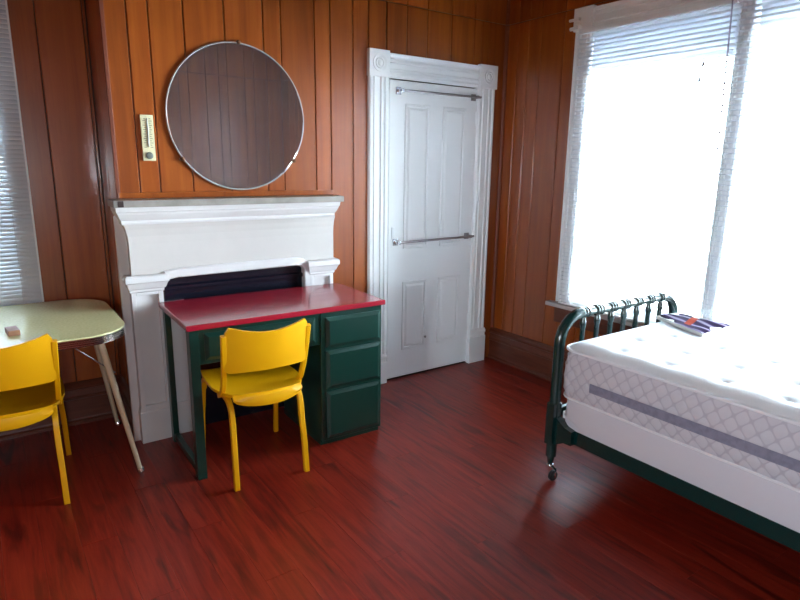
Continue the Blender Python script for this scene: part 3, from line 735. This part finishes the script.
# ------------------------------------------------------------ venetian blinds
def slat_mesh(length, axis, tilt, mat, w=0.025):
    b = MB(); n = 4
    def pt(k, off):
        t = -0.5 + k / n; u = t * w; c = 0.0028 * (1 - (2 * t) ** 2) + off
        a = u * math.cos(tilt) - c * math.sin(tilt); z = u * math.sin(tilt) + c * math.cos(tilt)
        return a, z
    poly = [pt(k, 0) for k in range(n + 1)] + [pt(k, -0.0006) for k in range(n, -1, -1)]
    L = length / 2
    if axis == 'y': b.prism(poly, lambda u, v, t: (u, t, v), -L, L)
    else: b.prism(poly, lambda u, v, t: (t, u, v), -L, L)
    me = bpy.data.meshes.new('slat'); me.from_pydata(b.v, [], b.f); me.materials.append(M[mat]); me.update(); return me
def blind(axis, pos, u0, u1, z0, z1, tilt, pitch, mat, label, group, cords, wand=None):
    c = (u0 + u1) / 2
    P3 = (lambda d, u, z: (pos + d, u, z)) if axis == 'y' else (lambda d, u, z: (u, pos + d, z))
    def bx(b, d0, a, zz0, d1, e, zz1, bv=0.0):
        p, q = P3(d0, a, zz0), P3(d1, e, zz1)
        return b.box(min(p[0], q[0]), min(p[1], q[1]), zz0, max(p[0], q[0]), max(p[1], q[1]), zz1, bv)
    root = empty('venetian_blind', P3(0, c, z0), 0, label, 'blind', group)
    bx(MB(), -0.015, u0, z1 - 0.03, 0.015, u1, z1, 0.003).build('head_rail', 'plastic', root)
    bx(MB(), -0.011, u0, z0, 0.011, u1, z0 + 0.012, 0.003).build('bottom_rail', 'plastic', root)
    me = slat_mesh(u1 - u0, axis, tilt, mat)
    z = z0 + 0.012 + pitch * 0.7
    while z < z1 - 0.036:
        o = piece('slat', me, root, (0, 0, z - z0)); z += pitch
    for cu in cords:
        for d in (-0.0125, 0.0125):
            MB().tube([P3(d, cu, z0 + 0.01), P3(d, cu, z1 - 0.02)], 0.0009, 5).build('ladder_cord', 'plastic', root)
    if wand:
        MB().tube([P3(*wand[0]), P3(*wand[1])], 0.0035, 8).build('tilt_wand', M['wandgrey'], root)
    return root
M['wandgrey'] = simple('clear_grey_wand', srgb(168, 160, 172), 0.2)
BX = XR - 0.037
bl1 = blind('y', BX, 1.602, 2.548, 0.572, 2.285, R(-14), 0.0262, 'slat', 'white slatted blind on the left half of the bright window wall', 'white blinds', (2.42, 2.08, 1.74))
bl2 = blind('y', BX, 0.56, 1.592, 0.572, 2.285, R(-14), 0.0262, 'slat', 'white slatted blind at the right photo edge, beside the tall tilt wand', 'white blinds', (1.46, 1.07, 0.68),
            )
MB().tube([(BX - 0.022, 1.625, 2.30), (BX - 0.024, 1.600, 1.51)], 0.004, 8).build('tilt_wand', 'wandgrey', bl1)
for y, z in ((1.735, 1.975), (1.745, 1.90)):
    MB().tube([(BX - 0.02, y, 2.27), (BX - 0.02, y, z + 0.02)], 0.0009, 5).build('pull_cord', 'plastic', bl1)
    MB().lathe([(0.002, 0.030), (0.006, 0.024), (0.007, 0.004), (0.003, 0)][::-1], (BX - 0.02, y, z), 'Z', 10).build('tassel', simple('grey_tassel', srgb(140, 138, 146), 0.5), bl1)
# curtain rod bracket at the head casing
cb = empty('curtain_bracket', (XR - 0.03, 2.60, 2.30), 0, 'small white curtain rod bracket on the bright window top left corner', 'bracket')
MB().tube([(XR - 0.045, 2.55, 2.345), (XR - 0.045, 2.625, 2.345)], 0.009, 10).box(XR - 0.055, 2.55, 2.335, XR - 0.03, 2.566, 2.356, 0.002).build('upper_arm', 'plastic', cb)
MB().tube([(XR - 0.045, 2.56, 2.295), (XR - 0.045, 2.615, 2.295)], 0.011, 10).box(XR - 0.06, 2.545, 2.284, XR - 0.02, 2.565, 2.31, 0.002).build('lower_arm', 'plastic', cb)

# ------------------------------------------------------------ alcove window
w3 = tag(empty('window_3', (-0.265, YA, 0.66)), kind='structure')
MB().box(0.17, YA - 0.002, 0.76, 0.19, YA + 0.11, 2.27).box(-0.72, YA - 0.002, 0.76, -0.70, YA + 0.11, 2.27).box(-0.70, YA - 0.002, 2.25, 0.17, YA + 0.11, 2.27).box(-0.70, YA - 0.002, 0.74, 0.17, YA + 0.11, 0.76).build('frame', 'white', w3)
def sash_x(parent, y, x0, x1, z0, z1, name, fr=0.045):
    b = MB().box(x0, y - 0.016, z0, x0 + fr, y + 0.016, z1, 0.002).box(x1 - fr, y - 0.016, z0, x1, y + 0.016, z1, 0.002)
    b.box(x0 + fr, y - 0.016, z0, x1 - fr, y + 0.016, z0 + fr, 0.002).box(x0 + fr, y - 0.016, z1 - fr, x1 - fr, y + 0.016, z1, 0.002)
    s = b.build(name, 'white', parent)
    MB().box(x0 + fr - 0.005, y - 0.002, z0 + fr - 0.005, x1 - fr + 0.005, y + 0.002, z1 - fr + 0.005).build('pane', 'glass', s)
sash_x(w3, YA + 0.05, -0.70, 0.17, 0.76, 1.52, 'lower_sash'); sash_x(w3, YA + 0.085, -0.70, 0.17, 1.48, 2.25, 'upper_sash')
wt3 = tag(empty('trim_5', (-0.265, YA, 0.55)), kind='structure')
for x0, x1 in ((0.125, 0.222), (-0.80, -0.69)):
    MB().box(x0, YA - 0.022, 0.70, x1, YA, 2.28, 0.003).build('side_casing', 'white', wt3)
MB().box(-0.81, YA - 0.026, 2.28, 0.232, YA, 2.40, 0.003).build('head_casing', 'white', wt3)
MB().box(-0.84, YA - 0.028, 0.672, 0.262, YA + 0.03, 0.70, 0.004).build('stool', 'white', wt3)
blind('x', YA - 0.038, -0.76, 0.212, 0.705, 2.285, R(54), 0.0215, 'slat_thin', 'half-closed grey white blind behind the pale green table', 'white blinds', (0.13, -0.27, -0.67))

# ------------------------------------------------------------ bed
bd = empty('spool_bed', (2.61, 0.72, 0), 0, 'dark green spool-turned bed frame on casters under the bright windows', 'bed')
BX0, BX1, BYF = 2.130, 3.078, 1.717
def arc(cx, cz, r, a0, a1, n=8):
    return [(cx + r * math.cos(R(a0 + (a1 - a0) * k / n)), cz + r * math.sin(R(a0 + (a1 - a0) * k / n))) for k in range(n + 1)]
def end_frame(yf, H_, name):
    r = 0.13
    path = [(BX0, 0.10), (BX0, H_ - r)] + arc(BX0 + r, H_ - r, r, 180, 90)[1:] + arc(BX1 - r, H_ - r, r, 90, 0) + [(BX1, 0.10)]
    pts = []; rad = []
    for i, (x, z) in enumerate(path):
        pts.append((x, yf, z)); rad.append(0.0255)
    b = MB()
    # densify top rail with spool rings
    xs = [BX0 + r + 0.005 + (BX1 - BX0 - 2 * r - 0.01) * k / 150 for k in range(151)]
    spx = [2.290 + 0.1075 * k for k in range(7)]
    left = path[:10]; right = path[10:]
    P2 = []; R2 = []
    for x, z in left[:-1]: P2.append((x, yf, z)); R2.append(0.0255)
    for x in xs:
        d = min(abs(x - s) for s in spx)
        rr = 0.0205
        if d < 0.030: rr = 0.0205 + 0.0065 * abs(math.cos(d / 0.030 * PI * 1.5)) ** 0.7
        P2.append((x, yf, H_)); R2.append(rr)
    for x, z in right[1:]: P2.append((x, yf, z)); R2.append(0.0255)
    fr = b.tube(P2, R2, 14).build(name, 'bedgreen', bd)
    for s in spx:
        z0, z1 = 0.335, H_ - 0.012; L = z1 - z0
        prof = []
        for k in range(29):
            t = k / 28; rr = 0.0105 + 0.003 * math.sin(t * PI)
            if k in (2, 3, 13, 15, 25, 26): rr += 0.0045
            prof.append((rr, t * L))
        MB().lathe(prof, (s, yf, z0), 'Z', 10).build('spindle', 'bedgreen', fr)
    MB().box(BX0, yf - 0.014, 0.30, BX1, yf + 0.014, 0.345, 0.005).build('cross_rail', 'bedgreen', fr)
    for x in (BX0, BX1):
        sx = -1 if x == BX0 else 1
        MB().box(x - 0.030, yf - 0.022, 0.165, x + 0.026, yf + 0.024, 0.375, 0.006).build('post_block', 'bedgreen', fr)
        MB().lathe([(0.010, 0.055), (0.014, 0.062), (0.020, 0.10), (0.022, 0.14), (0.018, 0.165), (0.021, 0.172)], (x, yf, 0), 'Z', 14).build('leg', 'bedgreen', fr)
        # swivelled caster
        cx_, cy_ = x - 0.034, yf - 0.048
        MB().lathe([(0.004, -0.010), (0.022, -0.010), (0.026, -0.006), (0.026, 0.006), (0.022, 0.010), (0.004, 0.010)], (cx_, cy_, 0.026), 'Y', 20).build('caster', 'rubber', fr)
        MB().lathe([(0.006, 0.058), (0.016, 0.056), (0.018, 0.050), (0.010, 0.046)], (x, yf, 0), 'Z', 14) \
            .bar([(x - 0.002, yf - 0.006, 0.052), (cx_ + 0.014, cy_ - 0.004, 0.052), (cx_ + 0.004, cy_ - 0.012, 0.045), (cx_, cy_ - 0.013, 0.024)], 0.014, 0.003, (1, 0, 0.4), 0.0008).build('caster_fork', 'chrome', fr)
        MB().tube([(cx_, cy_ - 0.016, 0.026), (cx_, cy_ + 0.014, 0.026)], 0.007, 10).build('axle', 'chrome', fr)
    return fr
end_frame(BYF, 0.795, 'footboard')
end_frame(-0.26, 1.02, 'headboard')
for x in (BX0 + 0.018, BX1 - 0.018):
    MB().box(x - 0.006, -0.24, 0.200, x + 0.006, BYF - 0.02, 0.268, 0.002).box(min(x, x + (0.03 if x < 2.5 else -0.03)), -0.24, 0.200, max(x, x + (0.03 if x < 2.5 else -0.03)), BYF - 0.02, 0.208, 0.002).build('side_rail', 'bedgreen', bd)
# gusset where the rail hooks the post
MB().prism([(1.70, 0.165), (1.70, 0.31), (1.64, 0.275), (1.60, 0.268), (1.60, 0.200), (1.64, 0.198)], lambda u, v, t: (t, u, v), BX0 - 0.012, BX0 + 0.026).build('rail_hook', 'bedgreen', bd)
MB().box(BX0 + 0.03, BYF - 0.055, 0.30, BX0 + 0.05, BYF - 0.028, 0.335, 0.003).build('corner_guard', 'plastic', bd)

# box spring and mattress
def outline(x0, x1, y0, y1, r, n=8): return rrect(x0, x1, y0, y1, r, n)
MX0, MX1, MY0, MY1 = 2.128, 3.060, -0.215, 1.700
def body(b, x0, x1, y0, y1, r, zs):
    rings = [[(x, y, z) for x, y in dens(outline(x0 + i, x1 - i, y0 + i, y1 - i, r), 0.09)] for i, z in zs]
    return b.rings(rings, True, True)
def dens(pts, st):
    out = []
    for a, c in zip(pts, pts[1:] + pts[:1]):
        L = math.hypot(c[0] - a[0], c[1] - a[1]); n = max(1, int(L / 0.06)) if L > 0.3 else 1
        for k in range(n): out.append((a[0] + (c[0] - a[0]) * k / n, a[1] + (c[1] - a[1]) * k / n))
    return out
bs = body(MB(), MX0 + 0.020, MX1 - 0.01, MY0, MY1 - 0.012, 0.05, [(0.012, 0.210), (0.004, 0.218), (0.0, 0.25), (-0.004, 0.32), (0.0, 0.395), (0.004, 0.408), (0.012, 0.414)]).build('box_spring', 'boxspring')
tag(bs, 'off-white cloth box spring lying in the green bed frame', 'box spring')
mtr = empty('mattress', ((MX0 + MX1) / 2, (MY0 + MY1) / 2, 0.414), 0, 'white tufted mattress with lavender damask sides on the green bed', 'mattress')
body(MB(), MX0, MX1, MY0, MY1, 0.07, [(0.020, 0.4145), (0.006, 0.420), (0.0, 0.432), (-0.006, 0.46), (-0.008, 0.52), (-0.006, 0.58), (0.0, 0.625), (0.006, 0.651)]).build('side_border', 'ticking', mtr)
# pillow top
tufts = []
for i, xx in enumerate([2.240, 2.445, 2.645, 2.835, 3.0]):
    for j in range(-1, 9): tufts.append((xx, 1.515 - 0.226 * j - (0.05 if i % 2 == 0 else 0)))
tx0, tx1, ty0, ty1 = MX0, MX1, MY0, MY1
def topz(x, y):
    e = min(x - tx0, tx1 - x, y - ty0, ty1 - y)
    z = 0.653 + 0.036 * (1 - max(0, 1 - e / 0.085) ** 2.2)
    for a, c in tufts:
        d = math.hypot(x - a, y - c)
        if d < 0.13: z -= 0.012 * math.exp(-(d / 0.021) ** 2) + 0.005 * math.exp(-(d / 0.065) ** 2)
    return z
NU, NV = 70, 140; cr_ = 0.07
def tp(u, v):
    x = tx0 + (tx1 - tx0) * u; y = ty0 + (ty1 - ty0) * v
    z = topz(x, y)
    # round the plan corners
    for sx in (0, 1):
        for sy in (0, 1):
            cx_ = tx0 + cr_ if sx == 0 else tx1 - cr_; cy_ = ty0 + cr_ if sy == 0 else ty1 - cr_
            dx, dy = x - cx_, y - cy_
            if (dx < 0) == (sx == 0) and (dy < 0) == (sy == 0) and dx and dy:
                m_ = max(abs(dx), abs(dy)); h_ = math.hypot(dx, dy)
                x, y = cx_ + dx * m_ / h_, cy_ + dy * m_ / h_
    return (x, y, z)
MB().grid(tp, NU, NV).build('pillow_top', 'pillowtop', mtr)
def loopz(z, off, rad, name):
    pts = [(x, y, z) for x, y in dens(outline(MX0 - off, MX1 + off, MY0 - off, MY1 + off, 0.07), 0.06)]
    MB().tube(pts, rad, 8, loop=True).build(name, 'piping', mtr)
loopz(0.653, 0.001, 0.0075, 'piping'); loopz(0.424, 0.000, 0.0055, 'piping')
for a, c in tufts:
    if MX0 + 0.05 < a < MX1 - 0.03 and MY0 + 0.06 < c < MY1 - 0.06:
        z = topz(a, c)
        MB().lathe([(0.010, 0.0), (0.012, 0.003), (0.007, 0.005), (0.001, 0.0055)], (a, c, z), 'Z', 10).build('tuft', 'piping', mtr)
MB().grid(lambda u, v: (MX0 - 0.0105, MY0 + 0.08 + (1.525 - MY0 - 0.08) * u, 0.492 + 0.042 * v), 20, 1).build('fabric_band', 'labelband', mtr)

# packet on the bed
pk_c = Vector((2.90, 1.52, 0.0))
PC = [(2.738, 1.372), (3.015, 1.372), (3.035, 1.668), (2.862, 1.690)]
def bil(u, v):
    a = Vector(PC[0]).lerp(Vector(PC[1]), u); b_ = Vector(PC[3]).lerp(Vector(PC[2]), u); return a.lerp(b_, v)
pk = empty('wrapped_packet', (2.90, 1.52, 0.689), 0, 'flat purple, white and orange plastic packet lying on the mattress', 'packet')
b = MB(); rings = []
for z, sc in ((0.6895, 0.97), (0.693, 1.0), (0.703, 1.0), (0.707, 0.98)):
    ring = []
    for k in range(40):
        t = k / 40 * 4; s_ = int(t); f_ = t - s_
        u, v = [(f_, 0), (1, f_), (1 - f_, 1), (0, 1 - f_)][s_]
        p = bil(0.5 + (u - 0.5) * sc, 0.5 + (v - 0.5) * sc); ring.append((p.x, p.y, z))
    rings.append(ring)
b.rings(rings, True, True).build('paper_stack', 'paper', pk)
def wr_(u, v):
    p = bil(0.5 + (u - 0.5) * 1.02, 0.5 + (v - 0.5) * 1.02)
    return (p.x, p.y, 0.710 + 0.002 * math.sin(u * 9 + v * 5) + 0.001 * math.sin(v * 17 - u * 6) - 0.004 * (abs(2 * u - 1) ** 8 + abs(2 * v - 1) ** 8))
MB().grid(wr_, 24, 24).build('printed_cover', 'packet', pk)
MB().grid(lambda u, v: tuple(Vector(wr_(0.16 + 0.66 * u, 0.34 + 0.13 * v + 0.16 * u)) + Vector((0, 0, 0.0012))), 14, 3).build('orange_stripe', 'orange', pk)

# ------------------------------------------------------------ ground outside (seen only as light)
tag(MB().box(XR + 0.3, -8, -0.9, XR + 14, 12, -0.8).build('ground', 'shade_outside'), kind='structure')

tag(MB().box(-6, 5.6, -0.9, 4.5, 5.9, 5.6).build('light_block_wall', simple('light_block_grey', srgb(170, 172, 176), 0.8)), kind='structure')  # unseen wall added to dim the daylight at the alcove window
tag(MB().box(XL - 14, -12, -0.95, XR + 0.3, 5.6, -0.9).build('ground', 'shade_outside'), kind='structure')

# ------------------------------------------------------------ window added out of view in the left wall, fill light for the bed side
w4 = tag(empty('window_4', (XL, (LY0 + LY1) / 2, LZ0)), kind='structure')
MB().box(XL - 0.11, LY0 - 0.02, LZ0 - 0.02, XL + 0.002, LY0, LZ1 + 0.02).box(XL - 0.11, LY1, LZ0 - 0.02, XL + 0.002, LY1 + 0.02, LZ1 + 0.02).box(XL - 0.11, LY0, LZ1, XL + 0.002, LY1, LZ1 + 0.02).box(XL - 0.11, LY0, LZ0 - 0.02, XL + 0.002, LY1, LZ0).build('frame', 'white', w4)
sash(w4, XL - 0.05, LY0, LY1, LZ0, LZ1, 'sash')
wt4 = tag(empty('trim_6', (XL, (LY0 + LY1) / 2, LZ0)), kind='structure')
for y0, y1 in ((LY0 - 0.11, LY0), (LY1, LY1 + 0.11)): MB().box(XL, y0, LZ0 - 0.03, XL + 0.022, y1, LZ1 + 0.02, 0.003).build('side_casing', 'white', wt4)
MB().box(XL, LY0 - 0.12, LZ1 + 0.02, XL + 0.026, LY1 + 0.12, LZ1 + 0.13, 0.003).build('head_casing', 'white', wt4)
MB().box(XL, LY0 - 0.15, LZ0 - 0.06, XL + 0.06, LY1 + 0.15, LZ0 - 0.03, 0.004).build('stool', 'white', wt4)

# ------------------------------------------------------------ small unseen window added in the wall behind the camera, as fill light
w5 = tag(empty('window_5', ((FX0 + FX1) / 2, YB, FZ0)), kind='structure')
MB().box(FX0 - 0.02, YB - 0.11, FZ0 - 0.02, FX0, YB + 0.002, FZ1 + 0.02).box(FX1, YB - 0.11, FZ0 - 0.02, FX1 + 0.02, YB + 0.002, FZ1 + 0.02).box(FX0, YB - 0.11, FZ1, FX1, YB + 0.002, FZ1 + 0.02).box(FX0, YB - 0.11, FZ0 - 0.02, FX1, YB + 0.002, FZ0).build('frame', 'white', w5)
sash_x(w5, YB - 0.05, FX0, FX1, FZ0, FZ1, 'sash')
wt5 = tag(empty('trim_7', ((FX0 + FX1) / 2, YB, FZ0)), kind='structure')
for x0, x1 in ((FX0 - 0.09, FX0), (FX1, FX1 + 0.09)): MB().box(x0, YB, FZ0 - 0.03, x1, YB + 0.022, FZ1 + 0.02, 0.003).build('side_casing', 'white', wt5)
MB().box(FX0 - 0.10, YB, FZ1 + 0.02, FX1 + 0.10, YB + 0.026, FZ1 + 0.11, 0.003).build('head_casing', 'white', wt5)
MB().box(FX0 - 0.12, YB, FZ0 - 0.06, FX1 + 0.12, YB + 0.05, FZ0 - 0.03, 0.004).build('stool', 'white', wt5)
